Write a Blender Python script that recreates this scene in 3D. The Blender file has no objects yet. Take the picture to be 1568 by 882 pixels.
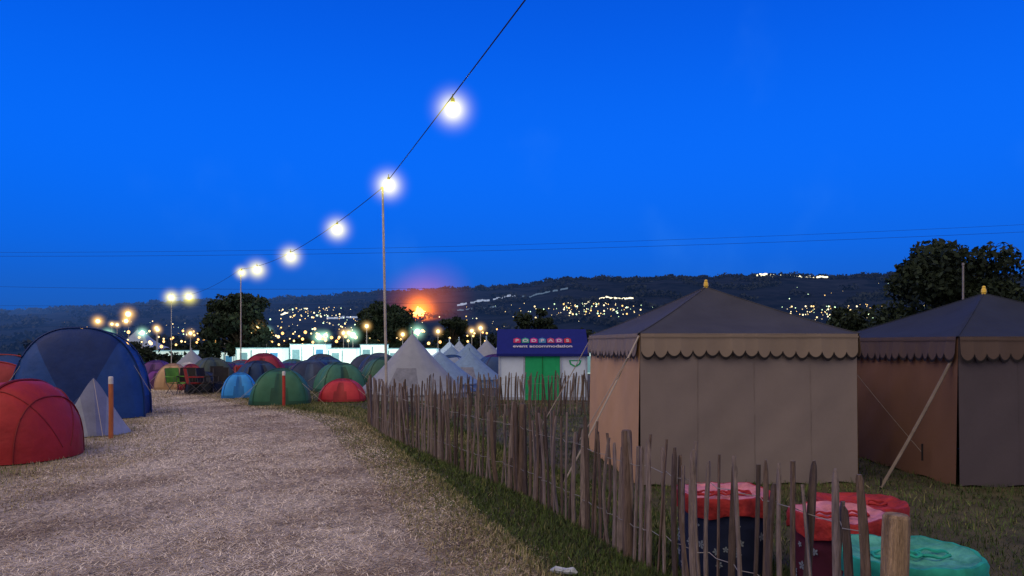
import bpy, math, random
import numpy as np
from mathutils import Vector, Matrix, Euler
random.seed(7); rng=np.random.default_rng(7)
S=bpy.context.scene
S.view_settings.view_transform='Standard'; S.view_settings.look='None'; S.view_settings.exposure=0
R=math.radians

# ---------------------------------------------------------------- materials
def mat(name,col,rough=0.8,var=0.25,scale=6.0,bump=0.0,bscale=30.0,col2=None,stretch=None,emit=None,estr=0,spec=0.25,trans=0.0,detail=6):
    m=bpy.data.materials.new(name); m.use_nodes=True
    nt=m.node_tree; b=nt.nodes['Principled BSDF']
    b.inputs['Roughness'].default_value=rough
    b.inputs['Specular IOR Level'].default_value=spec
    tc=nt.nodes.new('ShaderNodeTexCoord'); mp=nt.nodes.new('ShaderNodeMapping')
    nt.links.new(tc.outputs['Object'],mp.inputs['Vector'])
    if stretch: mp.inputs['Scale'].default_value=stretch
    n=nt.nodes.new('ShaderNodeTexNoise'); n.inputs['Scale'].default_value=scale; n.inputs['Detail'].default_value=detail; n.inputs['Roughness'].default_value=0.65
    nt.links.new(mp.outputs[0],n.inputs['Vector'])
    r=nt.nodes.new('ShaderNodeValToRGB'); r.color_ramp.elements[0].position=0.3; r.color_ramp.elements[1].position=0.7
    c=np.array(col); a=c*(1-var); d=np.array(col2) if col2 else np.minimum(c*(1+var),1)
    r.color_ramp.elements[0].color=(*a,1); r.color_ramp.elements[1].color=(*d,1)
    nt.links.new(n.outputs['Fac'],r.inputs['Fac']); nt.links.new(r.outputs['Color'],b.inputs['Base Color'])
    if bump>0:
        n2=nt.nodes.new('ShaderNodeTexNoise'); n2.inputs['Scale'].default_value=bscale; n2.inputs['Detail'].default_value=4
        nt.links.new(mp.outputs[0],n2.inputs['Vector'])
        bp=nt.nodes.new('ShaderNodeBump'); bp.inputs['Strength'].default_value=bump; bp.inputs['Distance'].default_value=0.03
        nt.links.new(n2.outputs['Fac'],bp.inputs['Height']); nt.links.new(bp.outputs['Normal'],b.inputs['Normal'])
    if emit:
        b.inputs['Emission Color'].default_value=(*emit,1); b.inputs['Emission Strength'].default_value=estr
        m.cycles.emission_sampling='NONE'
    return m
def emis(name,col,s):
    m=bpy.data.materials.new(name); m.use_nodes=True; nt=m.node_tree; nt.nodes.clear()
    o=nt.nodes.new('ShaderNodeOutputMaterial'); e=nt.nodes.new('ShaderNodeEmission')
    e.inputs[0].default_value=(*col,1); e.inputs[1].default_value=s
    m.cycles.emission_sampling='NONE'
    nt.links.new(e.outputs[0],o.inputs['Surface']); return m
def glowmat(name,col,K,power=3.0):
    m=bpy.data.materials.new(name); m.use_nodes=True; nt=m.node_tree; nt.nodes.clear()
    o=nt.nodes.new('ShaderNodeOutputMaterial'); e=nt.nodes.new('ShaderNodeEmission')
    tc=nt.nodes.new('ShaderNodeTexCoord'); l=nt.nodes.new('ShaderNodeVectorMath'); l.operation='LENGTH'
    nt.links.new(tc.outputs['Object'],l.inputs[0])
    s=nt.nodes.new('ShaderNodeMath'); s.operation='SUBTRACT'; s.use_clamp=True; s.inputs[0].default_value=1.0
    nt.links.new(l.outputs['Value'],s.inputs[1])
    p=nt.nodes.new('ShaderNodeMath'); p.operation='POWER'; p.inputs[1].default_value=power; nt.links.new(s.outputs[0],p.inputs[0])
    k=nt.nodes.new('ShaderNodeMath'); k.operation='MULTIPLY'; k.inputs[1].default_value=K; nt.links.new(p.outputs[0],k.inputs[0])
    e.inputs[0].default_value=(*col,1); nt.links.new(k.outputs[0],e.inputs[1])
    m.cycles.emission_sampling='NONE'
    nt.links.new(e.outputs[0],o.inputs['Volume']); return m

# ---------------------------------------------------------------- mesh builder
class MB:
    def __init__(s): s.v=[];s.f=[];s.m=[]
    def add(s,vs,fs,mi=0):
        o=len(s.v); s.v+= [tuple(v) for v in vs]; s.f+=[tuple(i+o for i in f) for f in fs]
        s.m+= (list(mi) if isinstance(mi,(list,tuple)) else [mi]*len(fs))
    def grid(s,rows,mi=0,closed=False):
        n=len(rows[0]); vs=[p for r in rows for p in r]; fs=[]
        for i in range(len(rows)-1):
            for j in range(n if closed else n-1):
                k=(j+1)%n; fs.append((i*n+j,i*n+k,(i+1)*n+k,(i+1)*n+j))
        s.add(vs,fs,mi)
    def tube(s,pts,r,mi=0,n=8,cap=True):
        pts=[Vector(p) for p in pts]; rows=[]
        for i,p in enumerate(pts):
            t=(pts[min(i+1,len(pts)-1)]-pts[max(i-1,0)]).normalized()
            a=Vector((0,0,1)) if abs(t.z)<0.9 else Vector((1,0,0))
            u=t.cross(a).normalized(); w=t.cross(u)
            rr=r[i] if isinstance(r,(list,tuple)) else r
            rows.append([p+(u*math.cos(2*math.pi*k/n)+w*math.sin(2*math.pi*k/n))*rr for k in range(n)])
        s.grid(rows,mi,True)
        if cap:
            o=len(s.v)-len(pts)*n
            s.f.append(tuple(range(o,o+n))); s.m.append(mi)
            o2=len(s.v)-n; s.f.append(tuple(range(o2,o2+n))); s.m.append(mi)
    def box(s,c,sz,rot=0,mi=0):
        x,y,z=[q/2 for q in sz]; M=Matrix.Rotation(rot,3,'Z'); c=Vector(c)
        vs=[c+M@Vector((a*x,b*y,d*z)) for d in(-1,1) for a,b in((-1,-1),(1,-1),(1,1),(-1,1))]
        s.add(vs,[(0,3,2,1),(4,5,6,7),(0,1,5,4),(1,2,6,5),(2,3,7,6),(3,0,4,7)],mi)
    def sphere(s,c,r,mi=0,sc=(1,1,1),n=12,m=8):
        c=Vector(c);rows=[]
        for i in range(m+1):
            ph=-math.pi/2+math.pi*i/m; q=max(math.cos(ph),0.001)
            rows.append([c+Vector((r*sc[0]*q*math.cos(2*math.pi*k/n),r*sc[1]*q*math.sin(2*math.pi*k/n),r*sc[2]*math.sin(ph))) for k in range(n)])
        s.grid(rows,mi,True)
    def build(s,name,mats,loc=(0,0,0),smooth=True,parent=None,ang=40):
        me=bpy.data.meshes.new(name); l=Vector(loc)
        me.from_pydata([tuple(Vector(v)-l) for v in s.v],[],s.f)
        for m in mats: me.materials.append(m)
        me.polygons.foreach_set('material_index',s.m)
        if smooth:
            me.polygons.foreach_set('use_smooth',[True]*len(s.f))
            try: me.set_sharp_from_angle(angle=R(ang))
            except Exception: pass
        me.update()
        ob=bpy.data.objects.new(name,me); ob.location=loc; S.collection.objects.link(ob)
        if parent:
            ob.parent=parent; ob.location=Vector(loc)-parent.location
        return ob
def empty(name,loc):
    e=bpy.data.objects.new(name,None); e.location=loc; e.empty_display_size=0.3; S.collection.objects.link(e); return e
def npmesh(name,verts,k,midx,mats,smooth=False,parent=None):
    N=len(verts); me=bpy.data.meshes.new(name)
    me.vertices.add(N*k); me.vertices.foreach_set('co',verts.reshape(-1).astype(np.float32))
    me.loops.add(N*k); me.loops.foreach_set('vertex_index',np.arange(N*k,dtype=np.int32))
    me.polygons.add(N); me.polygons.foreach_set('loop_start',np.arange(0,N*k,k,dtype=np.int32))
    for m in mats: me.materials.append(m)
    me.polygons.foreach_set('material_index',midx.astype(np.int32))
    me.update(calc_edges=True); me.validate()
    ob=bpy.data.objects.new(name,me); S.collection.objects.link(ob)
    if parent: ob.parent=parent; ob.location=-parent.location
    return ob

# ---------------------------------------------------------------- terrain
rX=np.array([-1800,-1385,-1208,-1030,-855,-680,-500,-325,-148,50,117,280,380,560,735,860,965,1176,1385,1800])
rP=np.array([42,44,50,55,60,63,68,74,80,84,93,95,96,97,99,97,101,97,100,100])
def sm(t): t=np.clip(t,0,1); return t*t*(3-2*t)
def bump(x,seed=0):
    return (np.sin(x*0.031+seed)+np.sin(x*0.073+1.3*seed+1)+0.7*np.sin(x*0.17+2+seed)+0.5*np.sin(x*0.41+seed*3))
def th(X,Y):
    X=np.asarray(X,float);Y=np.asarray(Y,float)
    z=np.interp(Y,[-60,28,45,60,85,120,200,400,700],[0,0,-0.6,-1.1,-1.9,-2.9,-5,-10,-12])
    xs=X*2000/np.maximum(Y,400)
    rid=np.interp(xs,rX,rP)*2000/1132-3
    z=z+sm((Y-700)/1300)*(rid+12+1.2*bump(xs,1))
    z=z+np.where(Y>700,sm((Y-700)/600),0)*3*np.sin(X*0.013)*np.sin(Y*0.011)
    z=z-np.clip(Y-2050,0,None)*0.15
    return z
def pathL(Y): return np.interp(Y,[-10,5,8,12.3,16,21,28,40,60,90],[-6.2,-6.0,-6.0,-6.4,-7.6,-10.2,-13.8,-19,-28,-44])
def pathR(Y): return np.interp(Y,[-10,3,5.7,8,9.5,12.3,16.3,18,20,23,28,40,60,90],[1.0,0.40,0.0,-.75,-1.2,-2.2,-3.6,-4.5,-6.2,-8.6,-12.0,-17.6,-26,-41])
g_grass=[mat('grass_dry_blade',(0.33,0.29,0.18)),mat('grass_straw_green_blade',(0.155,0.165,0.065)),mat('grass_mid_blade',(0.075,0.12,0.03)),mat('grass_dark_blade',(0.035,0.06,0.018))]
g_straw=[mat('straw_pale',(0.82,0.73,0.60)),mat('straw_gold',(0.62,0.53,0.40)),mat('straw_brown',(0.34,0.26,0.185)),mat('straw_dark',(0.13,0.095,0.07))]
ground_m=mat('field_grass',(0.050,0.052,0.026),var=0.5,scale=2.2,bump=0.6,bscale=40,col2=(0.11,0.10,0.055),detail=10)
def hillmat():
    m=bpy.data.materials.new('wooded_hillside'); m.use_nodes=True; nt=m.node_tree; b=nt.nodes['Principled BSDF']; b.inputs['Roughness'].default_value=1; b.inputs['Specular IOR Level'].default_value=0
    tc=nt.nodes.new('ShaderNodeTexCoord')
    n=nt.nodes.new('ShaderNodeTexNoise'); n.inputs['Scale'].default_value=0.02; n.inputs['Detail'].default_value=10; n.inputs['Roughness'].default_value=.7
    v=nt.nodes.new('ShaderNodeTexVoronoi'); v.inputs['Scale'].default_value=0.006
    nt.links.new(tc.outputs['Object'],n.inputs['Vector']); nt.links.new(tc.outputs['Object'],v.inputs['Vector'])
    r=nt.nodes.new('ShaderNodeValToRGB'); e=r.color_ramp.elements
    e[0].position=.38; e[0].color=(.006,.011,.022,1); e[1].position=.72; e[1].color=(.024,.031,.048,1)
    mx=nt.nodes.new('ShaderNodeMixRGB'); mx.blend_type='MIX'; mx.inputs[0].default_value=.18
    nt.links.new(n.outputs['Fac'],mx.inputs[1]); nt.links.new(v.outputs['Color'],mx.inputs[2])
    nt.links.new(mx.outputs[0],r.inputs[0]); nt.links.new(r.outputs[0],b.inputs['Base Color'])
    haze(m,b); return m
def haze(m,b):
    # dusk haze painted as emission, stronger to the valley's far left (world position based)
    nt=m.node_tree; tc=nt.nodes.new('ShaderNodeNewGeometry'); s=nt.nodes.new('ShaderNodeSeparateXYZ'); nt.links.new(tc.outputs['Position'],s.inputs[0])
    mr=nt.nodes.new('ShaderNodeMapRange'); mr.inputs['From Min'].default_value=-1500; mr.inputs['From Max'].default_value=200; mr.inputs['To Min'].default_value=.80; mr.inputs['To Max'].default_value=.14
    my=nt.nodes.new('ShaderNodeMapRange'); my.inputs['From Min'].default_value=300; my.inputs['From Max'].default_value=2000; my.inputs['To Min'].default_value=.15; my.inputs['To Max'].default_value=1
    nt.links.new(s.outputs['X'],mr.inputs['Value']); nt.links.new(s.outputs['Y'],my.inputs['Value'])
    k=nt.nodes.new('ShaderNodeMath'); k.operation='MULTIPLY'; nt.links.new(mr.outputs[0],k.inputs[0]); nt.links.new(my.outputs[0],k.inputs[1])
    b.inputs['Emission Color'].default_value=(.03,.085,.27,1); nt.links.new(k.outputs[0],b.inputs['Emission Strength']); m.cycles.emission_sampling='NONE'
hill_m=hillmat()
Ys=np.concatenate([np.linspace(-40,28,24),np.geomspace(31,700,60),np.linspace(715,2300,90),np.geomspace(2350,6000,8)])
U=np.linspace(-1.25,1.25,241)
VX=(Ys[:,None]+60)*U[None,:]; VX[Ys<0]=60*U[None,:]; VY=np.repeat(Ys[:,None],len(U),1)
VZ=th(VX,VY)
mb=MB(); mb.v=[(a,b,c) for a,b,c in zip(VX.ravel(),VY.ravel(),VZ.ravel())]
n=len(U)
for i in range(len(Ys)-1):
    for j in range(n-1):
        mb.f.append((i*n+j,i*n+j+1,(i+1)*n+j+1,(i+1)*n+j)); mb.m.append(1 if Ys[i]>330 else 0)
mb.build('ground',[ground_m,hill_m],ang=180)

def pathmat():
    m=mat('trampled_straw',(0.42,0.36,0.285),var=0.5,scale=6,bump=1.0,bscale=55,col2=(0.66,0.58,0.475),detail=13,stretch=(1,0.6,1))
    nt=m.node_tree; b=nt.nodes['Principled BSDF']
    at=nt.nodes.new('ShaderNodeAttribute'); at.attribute_name='edge'
    tc=nt.nodes.new('ShaderNodeTexCoord'); n=nt.nodes.new('ShaderNodeTexNoise'); n.inputs['Scale'].default_value=1.8; n.inputs['Detail'].default_value=14; n.inputs['Roughness'].default_value=.78
    nt.links.new(tc.outputs['Object'],n.inputs['Vector'])
    a=nt.nodes.new('ShaderNodeMath'); a.operation='ADD'; nt.links.new(at.outputs['Fac'],a.inputs[0]); nt.links.new(n.outputs['Fac'],a.inputs[1])
    mr=nt.nodes.new('ShaderNodeMapRange'); mr.inputs['From Min'].default_value=.72; mr.inputs['From Max'].default_value=1.35
    nt.links.new(a.outputs[0],mr.inputs['Value']); nt.links.new(mr.outputs[0],b.inputs['Alpha'])
    n2=nt.nodes.new('ShaderNodeTexNoise'); n2.inputs['Scale'].default_value=.8; n2.inputs['Detail'].default_value=8; n2.inputs['Roughness'].default_value=.6
    nt.links.new(tc.outputs['Object'],n2.inputs['Vector'])
    rr=nt.nodes.new('ShaderNodeValToRGB'); rr.color_ramp.elements[0].position=.34; rr.color_ramp.elements[0].color=(.52,.46,.38,1); rr.color_ramp.elements[1].position=.56; rr.color_ramp.elements[1].color=(1,1,1,1)
    mu=nt.nodes.new('ShaderNodeMixRGB'); mu.blend_type='MULTIPLY'; mu.inputs[0].default_value=1
    old=b.inputs['Base Color'].links[0].from_socket
    nt.links.new(n2.outputs['Fac'],rr.inputs[0]); nt.links.new(old,mu.inputs[1]); nt.links.new(rr.outputs[0],mu.inputs[2]); nt.links.new(mu.outputs[0],b.inputs['Base Color'])
    return m
py=np.concatenate([np.linspace(-8,30,60),np.linspace(32,88,30)]); mb=MB(); rows=[];ed=[]
for y in py:
    l=float(pathL(y))-2.6; r=float(pathR(y))+1.0; row=[]
    for k in range(41):
        t=k/40; x=l+(r-l)*t; row.append((x,y,float(th(x,y))+0.006)); ed.append(min(1,min((x-l)*.45,(r-x)*.42)))
    rows.append(row)
mb.grid(rows); po=mb.build('straw_path',[pathmat()],ang=180)
at=po.data.attributes.new('edge','FLOAT','POINT'); at.data.foreach_set('value',ed)

def blades(name,X,Y,h,w,flat,midx,mats):
    N=len(X); Z=th(X,Y)+0.004
    c=np.stack([X,Y,Z],1)
    b=rng.uniform(0,2*np.pi,N); tl=rng.uniform(flat[0],flat[1],N)
    d=np.stack([np.cos(b)*np.cos(tl),np.sin(b)*np.cos(tl),np.sin(tl)],1)*h[:,None]
    u=np.stack([-np.sin(b),np.cos(b),np.zeros(N)],1)*w[:,None]
    V=np.stack([c-u,c+u,c+u*0.3+d,c-u*0.3+d],1)
    return npmesh(name,V,4,midx,mats)
def sampleY(n,y0,y1,p=1.0):
    u=rng.uniform(0,1,n); return y0*(y1/y0)**(u**p)
N=170000; Y=sampleY(N,4.3,30); t=rng.uniform(-0.12,1.0,N)+rng.uniform(0,.14,N)*rng.uniform(0,1,N); X=pathL(Y)+(pathR(Y)-pathL(Y))*t
dn=np.sin(X*1.3+Y*.7)+np.sin(X*3.1-Y*1.9)+np.sin(X*.6+1)*np.sin(Y*.9)+rng.normal(0,1,N); mi=np.clip(np.round(1.15-dn*0.55+rng.normal(0,.6,N)-.25*((Y>8)&(Y<20))+.2*(Y<6)),0,3)  # paler mid-path, darker close up: lamplight pools put into the straw tone
blades('loose_straw',X,Y,rng.uniform(.03,.09,N),rng.uniform(.0018,.0042,N)*(1+Y/14),(0.0,0.30),mi,g_straw)
N=230000; Y=sampleY(N,3.6,34); L=pathL(Y);Rr=pathR(Y)
side=rng.uniform(0,1,N)
X=np.where(side<.42,Rr-.55+rng.uniform(0,1,N)**.8*2.8, np.where(side<.8,Rr+rng.uniform(0,1,N)*9,L-rng.uniform(-.15,1,N)*4.5))
fr=np.where(X>(L+Rr)/2,X-Rr,L-X); g=rng.normal(0,.7,N)+2.0+0.6*np.sin(X*2+Y)
g=np.where(fr<.35,g-1.5,g); g=np.where((X>Rr)&(Y>13),g-.5,g); g=np.where(side>=.8,g-1.5,g); g=np.where(X>Rr+2.0,g+.7,g)
mi=np.clip(np.round(g),0,3)
blades('grass',X,Y,rng.uniform(.025,.08,N)*np.where(fr<.2,.6,1),rng.uniform(.002,.004,N)*(1+Y/14),(0.4,1.4),mi,g_grass)

# ---------------------------------------------------------------- chestnut paling fence
pale_m=[mat('weathered_pale_grey',(0.205,0.17,0.16),var=.5,scale=9,bump=.6,stretch=(6,6,.6)),mat('weathered_pale_brown',(0.135,0.10,0.085),var=.5,scale=9,bump=.6,stretch=(6,6,.6)),mat('bare_wood',(0.36,0.26,0.17),var=.55,scale=5,bump=1,stretch=(5,5,.5)),mat('fence_wire',(0.25,0.25,0.26),rough=.5),mat('weathered_pale_dark',(0.085,0.065,0.06),var=.5,scale=9,bump=.6,stretch=(6,6,.6))]
def fence(name,pts,ends,sp=0.115,h=1.03,seed=1,ht=None):
    rd=random.Random(seed); mb=MB(); P=[Vector((*p,0)) for p in pts]
    cr=[]
    for i in range(len(P)-1):
        p0=P[max(i-1,0)];p1=P[i];p2=P[i+1];p3=P[min(i+2,len(P)-1)]
        for k in range(20):
            t=k/20; cr.append(0.5*((2*p1)+(-p0+p2)*t+(2*p0-5*p1+4*p2-p3)*t*t+(-p0+3*p1-3*p2+p3)*t**3))
    cr.append(P[-1]); acc=0;nxt=0;wl=[[],[]]
    for i in range(1,len(cr)):
        seg=(cr[i]-cr[i-1]); L=seg.length; d=seg.normalized()
        while acc+L>=nxt:
            c=cr[i-1]+d*(nxt-acc); nxt+=sp*rd.uniform(.5,1.5)
            hh=h*rd.uniform(.88,1.08); w=rd.uniform(.014,.027); th_=rd.uniform(.009,.015)
            nrm=Vector((-d.y,d.x,0)); lean=d*rd.gauss(0,.065)+nrm*rd.gauss(0,.04); bow=d*rd.gauss(0,.022)+nrm*rd.gauss(0,.015)
            yaw=rd.uniform(-.9,.9); uu=Matrix.Rotation(yaw,3,'Z')@d; vv=Matrix.Rotation(yaw,3,'Z')@nrm
            rows=[]; ct=rd.uniform(.3,1)
            for q,(tz,s) in enumerate([(0,1),(.25,1.05),(.5,.97),(.75,1),(.93,.9),(.975,.4+.5*ct),(1,.15+.5*ct*rd.random())]):
                cc=c+Vector((0,0,tz*hh-.03))+lean*tz*hh+bow*math.sin(math.pi*tz)
                s1=s*rd.uniform(.86,1.14)
                rows.append([cc+uu*w*s1+vv*th_*.3,cc+uu*w*.3*s1+vv*th_,cc-uu*w*.6*s1+vv*th_*.8,cc-uu*w*s1-vv*th_*.3,cc-uu*w*.1-vv*th_,cc+uu*w*.8*s1-vv*th_*.7])
            mb.grid(rows,rd.choice([0,0,0,1,1,4]),True)
            o=len(mb.v)-6; mb.f.append(tuple(range(o,o+6))); mb.m.append(0)
            for z,l in((.3,wl[0]),(.8,wl[1])): l.append(c+Vector((0,0,z+rd.uniform(-.01,.01)))+lean*z+nrm*(.016 if len(l)%2 else -.016))
        acc+=L
    for l in wl: mb.tube(l,.0028,3,5)
    for (x,y,r,hh,mi,lx) in ends:
        pts_=[(x+lx*z,y,z*hh-.05) for z in(0,.3,.6,.9,.985,1)]
        mb.tube(pts_,[r,r*1.03,r*.98,r*1.0,r*.97,r*.8],mi,14)
    mb.build(name,pale_m,ang=35)
fence('chestnut_paling_fence',[(-3.15,16.3),(-2.45,14.3),(-1.57,12.35),(-.65,10.3),(.12,8.75),(.62,7.3),(.98,6.15),(1.42,5.15),(1.72,4.4),(1.88,3.86)],
  [(-3.15,16.35,.045,1.05,1,0),(.10,8.85,.045,1.12,1,.03),(.98,6.2,.045,1.12,1,-.02),(1.945,3.80,.068,.97,2,.03)],seed=3,sp=.095,h=1.06)
fence('chestnut_paling_fence',[(-3.1,16.5),(-1.8,17.4),(0,18.0),(2.1,18.6)],[(2.1,18.6,.05,1.1,1,0)],seed=5,sp=.10,h=.97)
fence('chestnut_paling_fence',[(-2.3,19.6),(-1,20.6),(.6,21.6),(2.5,22.2)],[(2.5,22.2,.05,1.1,1,0)],seed=9,sp=.10,h=.95)

# ---------------------------------------------------------------- square pavilions
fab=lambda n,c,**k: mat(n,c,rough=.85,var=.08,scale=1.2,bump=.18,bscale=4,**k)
cv_wall=fab('canvas_wall',(0.205,0.178,0.182)); cv_side_lit=fab('canvas_side_lamplit',(0.50,0.315,0.175)); cv_roof=mat('canvas_roof',(0.046,0.050,0.068),var=.16,scale=2,bump=.2,bscale=5)  # side wall colour carries the warm lamplight falling on it
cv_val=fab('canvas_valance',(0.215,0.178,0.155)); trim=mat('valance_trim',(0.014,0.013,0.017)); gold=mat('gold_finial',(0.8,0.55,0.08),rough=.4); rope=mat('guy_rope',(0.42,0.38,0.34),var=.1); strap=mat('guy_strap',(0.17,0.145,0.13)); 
cv_wall2=fab('canvas_wall_dark',(0.078,0.068,0.088)); cv_side_lit2=fab('canvas_side_dark_lamplit',(0.16,0.09,0.062)); cv_roof2=mat('canvas_roof_dark',(0.022,0.029,0.050),var=.16,scale=2,bump=.2,bscale=5)  # side tone warmed as well, lamplight put into the canvas colour
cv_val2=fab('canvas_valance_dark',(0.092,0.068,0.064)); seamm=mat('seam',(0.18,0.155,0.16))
def pavilion(cx,cy,w,dp,rot,he,ha,mats,seed):
    mb=MB(); M=Matrix.Rotation(rot,3,'Z'); o=Vector((cx,cy,0)); L=lambda x,y,z:o+M@Vector((x,y,z))
    cs=[(0,0),(w,0),(w,dp),(0,dp)]; rd=random.Random(seed)
    for s in range(4):
        a=Vector((*cs[s],0)); b=Vector((*cs[(s+1)%4],0)); d=(b-a).normalized(); nn=Vector((d.y,-d.x,0)); ln=(b-a).length
        phs=[rd.uniform(0,6) for _ in range(6)]
        def woff(t,z):
            e=math.sin(math.pi*t)**.5
            pull=.0025*(math.exp(-((t-.26)/.015)**2)+math.exp(-((t-.52)/.015)**2)+math.exp(-((t-.78)/.015)**2))
            dr=.009*math.sin(t*19+phs[3]+z*1.3)*math.sin(z*2.2+phs[4])+.005*math.sin((t*ln-z)*9+phs[5])
            return (.014*math.sin(t*9+phs[0])+.004*math.sin(t*31+phs[1]+z*.8)+.012*math.sin(z*1.5+phs[2]+t*4)+dr)*e*(1-.3*z/he)+.03*(1-z/he)-pull
        rows=[[L(*(a+d*(ln*j/90)+nn*woff(j/90,he*i/20)).xy,he*i/20+.01+(.015*math.sin(j*.33+s) if i==0 else 0)) for j in range(91)] for i in range(21)]
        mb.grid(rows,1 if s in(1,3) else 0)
        if s==0:
            for t in (.26,.52,.78):
                mb.grid([[L(*(a+d*(ln*t+q)+nn*(woff(t+q/ln,z)+.003)).xy,z) for q in(-.005,.005)] for z in np.linspace(.02,he-.15,16)],7)
        n_=int(round(ln/.168)); K=n_*12; r0=[];r1=[];r2=[];r3=[]
        for j in range(K+1):
            t=j/K; ph=t*n_; fr=ph-math.floor(ph)
            wv=abs(math.sin(math.pi*fr))**.65*(1+.12*math.sin(math.floor(ph)*2.3+s))
            zb=he-.20-.080*wv+.012*math.sin(t*5+s); sh=.014*math.sin(t*ln*6+s)+.008*math.sin(t*ln*17)
            off=.055+sh
            for rr,z,of in((r0,he+.02,.03),(r1,zb,off),(r2,zb-.001,off+.004),(r3,zb-.034,off+.004)):
                p=a+d*(ln*t)+nn*of; rr.append(L(p.x,p.y,z))
        mb.grid([r1,r0],3); mb.grid([r3,r2],4)
        rr=[ (a+d*(ln*t)+nn*(.052)) for t in np.linspace(0,1,20)]
        mb.grid([[L(p.x,p.y,he-.03) for p in rr],[L(p.x,p.y,he-.012) for p in rr]],3)
    rows=[]
    for i in range(15):
        t=i/14; z=he+.02+(ha-he-.02)*(t**1.08) - .0; k=1-t*.985; row=[]
        for s in range(4):
            a=Vector(cs[s]); b=Vector(cs[(s+1)%4])
            for j in range(12):
                u=j/12; p=a+(b-a)*u; q=Vector((w/2,dp/2)); pp=q+(p-q)*(k*(1+.02*(1-t))) ; sg=-.06*math.sin(math.pi*u)*math.sin(math.pi*t)-.012*math.sin(math.pi*u)*(t==0)
                row.append(L(pp.x,pp.y,z+sg))
        rows.append(row)
    mb.grid(rows,2,True)
    for s in range(4):
        a=Vector(cs[s]);q=Vector((w/2,dp/2)); pts=[]
        for i in range(15):
            t=i/14; pp=q+(a-q)*((1-t*.985)*(1+.02*(1-t))); pts.append(L(pp.x,pp.y,he+.022+(ha-he-.02)*(t**1.08)))
        mb.tube(pts,.008,2,6)
    p=L(w/2,dp/2,0); mb.tube([(p.x,p.y,ha-.03),(p.x,p.y,ha+.02),(p.x,p.y,ha+.025),(p.x,p.y,ha+.07),(p.x,p.y,ha+.11)],[.025,.03,.038,.034,.010],5,10)
    mb.sphere((p.x,p.y,ha+.10),.025,5)
    def guy(p0,p1,r,mi=6):
        p0=Vector(p0);p1=Vector(p1); mb.tube([p0.lerp(p1,t)-Vector((0,0,.03*math.sin(math.pi*t))) for t in np.linspace(0,1,8)],r,mi,6)
        mb.tube([p1+Vector((0,0,-.1)),p1+Vector((0,0,.12))],.012,4,6)
    if seed==1:
        guy(L(-.02,-.02,he-.01),L(-.95,.15,.02),.012); guy(L(-.02,0,he-.03),L(-.70,.95,.30),.006)
        guy(L(0,dp,he-.02),L(-.9,dp+.9,.02),.008); guy(L(w,dp,he-.02),L(w+.9,dp+.9,.02),.008)
    else:
        guy(L(-.03,.1,he-.3),L(-1.05,-.1,.02),.020); guy(L(-.05,dp,he-.02),L(-.15,.5,.35),.005); guy(L(w,dp,he-.02),L(w+.9,dp+.9,.02),.008)
    mb.build('pavilion_tent',mats,loc=(cx,cy,0),ang=50)
pavilion(1.61,9.3,2.85,3.2,R(5),1.90,2.62,[cv_wall,cv_side_lit,cv_roof,cv_val,trim,gold,rope,seamm],1)
pavilion(5.58,9.25,2.95,3.2,R(3),1.86,2.52,[cv_wall2,cv_side_lit2,cv_roof2,cv_val2,trim,gold,strap,cv_wall2],2)

# ---------------------------------------------------------------- tents
dark=mat('tent_inner_dark',(0.012,0.014,0.02))
mcache={}
def tm(c):
    c=tuple(c)
    if c not in mcache: mcache[c]=mat('tent_fabric_%d'%len(mcache),c,rough=.55,var=.18,scale=2.5,bump=.6,bscale=5,spec=.25)
    return mcache[c]
def dome_tent(x,y,rx,ry,h,rot,c1,c2=None,guy=True,name='dome_tent',door=True):
    z0=float(th(x,y)); mb=MB(); M=Matrix.Rotation(rot,3,'Z'); o=Vector((x,y,z0)); c2=c2 or [q*.55 for q in c1]
    W=lambda a,b,c:o+M@Vector((a,b,c))
    nT=64;nR=16;rows=[]; ms=[]; p1=random.uniform(0,6)
    for i in range(nR+1):
        ph=i/nR*math.pi/2; row=[]
        for j in range(nT):
            t=2*math.pi*j/nT; ct,st=math.cos(t),math.sin(t)
            Rq=1/((abs(ct)**3.2+abs(st)**3.2)**(1/3.2))
            k=abs(math.sin(2*t)); sag=1-(.15*(1-k**.7))*math.sin(ph*2)**.8-(.05*(1-k))+.010*math.sin(9*t+p1+ph*3)
            rad=max(math.cos(ph),.004)**.85*Rq*sag*.86
            zz=h*math.sin(ph)**.95*(1-.04*(1-k)*math.sin(2*ph))
            row.append(W(rx*rad*ct,ry*rad*st,zz+.02))
        rows.append(row)
    for i in range(nR):
        for j in range(nT):
            t=(j+.5)/nT*2*math.pi; a=(t-1.5*math.pi); f=0
            if i<1: f=1
            elif door and abs(a)<.34*(1-i/nR*.9) and i<11: f=1
            elif i>=12: f=1
            ms.append(f)
    mb.grid(rows,ms,True)
    for dgn in(.25,.75):
        pts=[]
        for q in np.linspace(0,math.pi,25):
            t=dgn*math.pi; ct,st=math.cos(t),math.sin(t); Rq=1/((abs(ct)**3.2+abs(st)**3.2)**(1/3.2)); cq=math.cos(q)
            rad=math.copysign(max(abs(cq),.004)**.85,cq)*Rq*.865; pts.append(W(rx*rad*ct,ry*rad*st,h*max(math.sin(q),0)**.95+.028))
        mb.tube(pts,.013,1,5)
    if guy:
        for sx,sy in((1,1),(1,-1),(-1,1),(-1,-1)):
            a=W(sx*rx*.45,sy*ry*.45,h*.75); b=W(sx*rx*1.25,sy*ry*1.2,.01); mb.tube([a,b],.004,3,4)
            mb.tube([b-Vector((0,0,.04)),b+Vector((0,0,.08))],.006,3,4)
    mb.build(name,[tm(c1),tm(c2),dark,rope],loc=(x,y,z0),ang=60)
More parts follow.
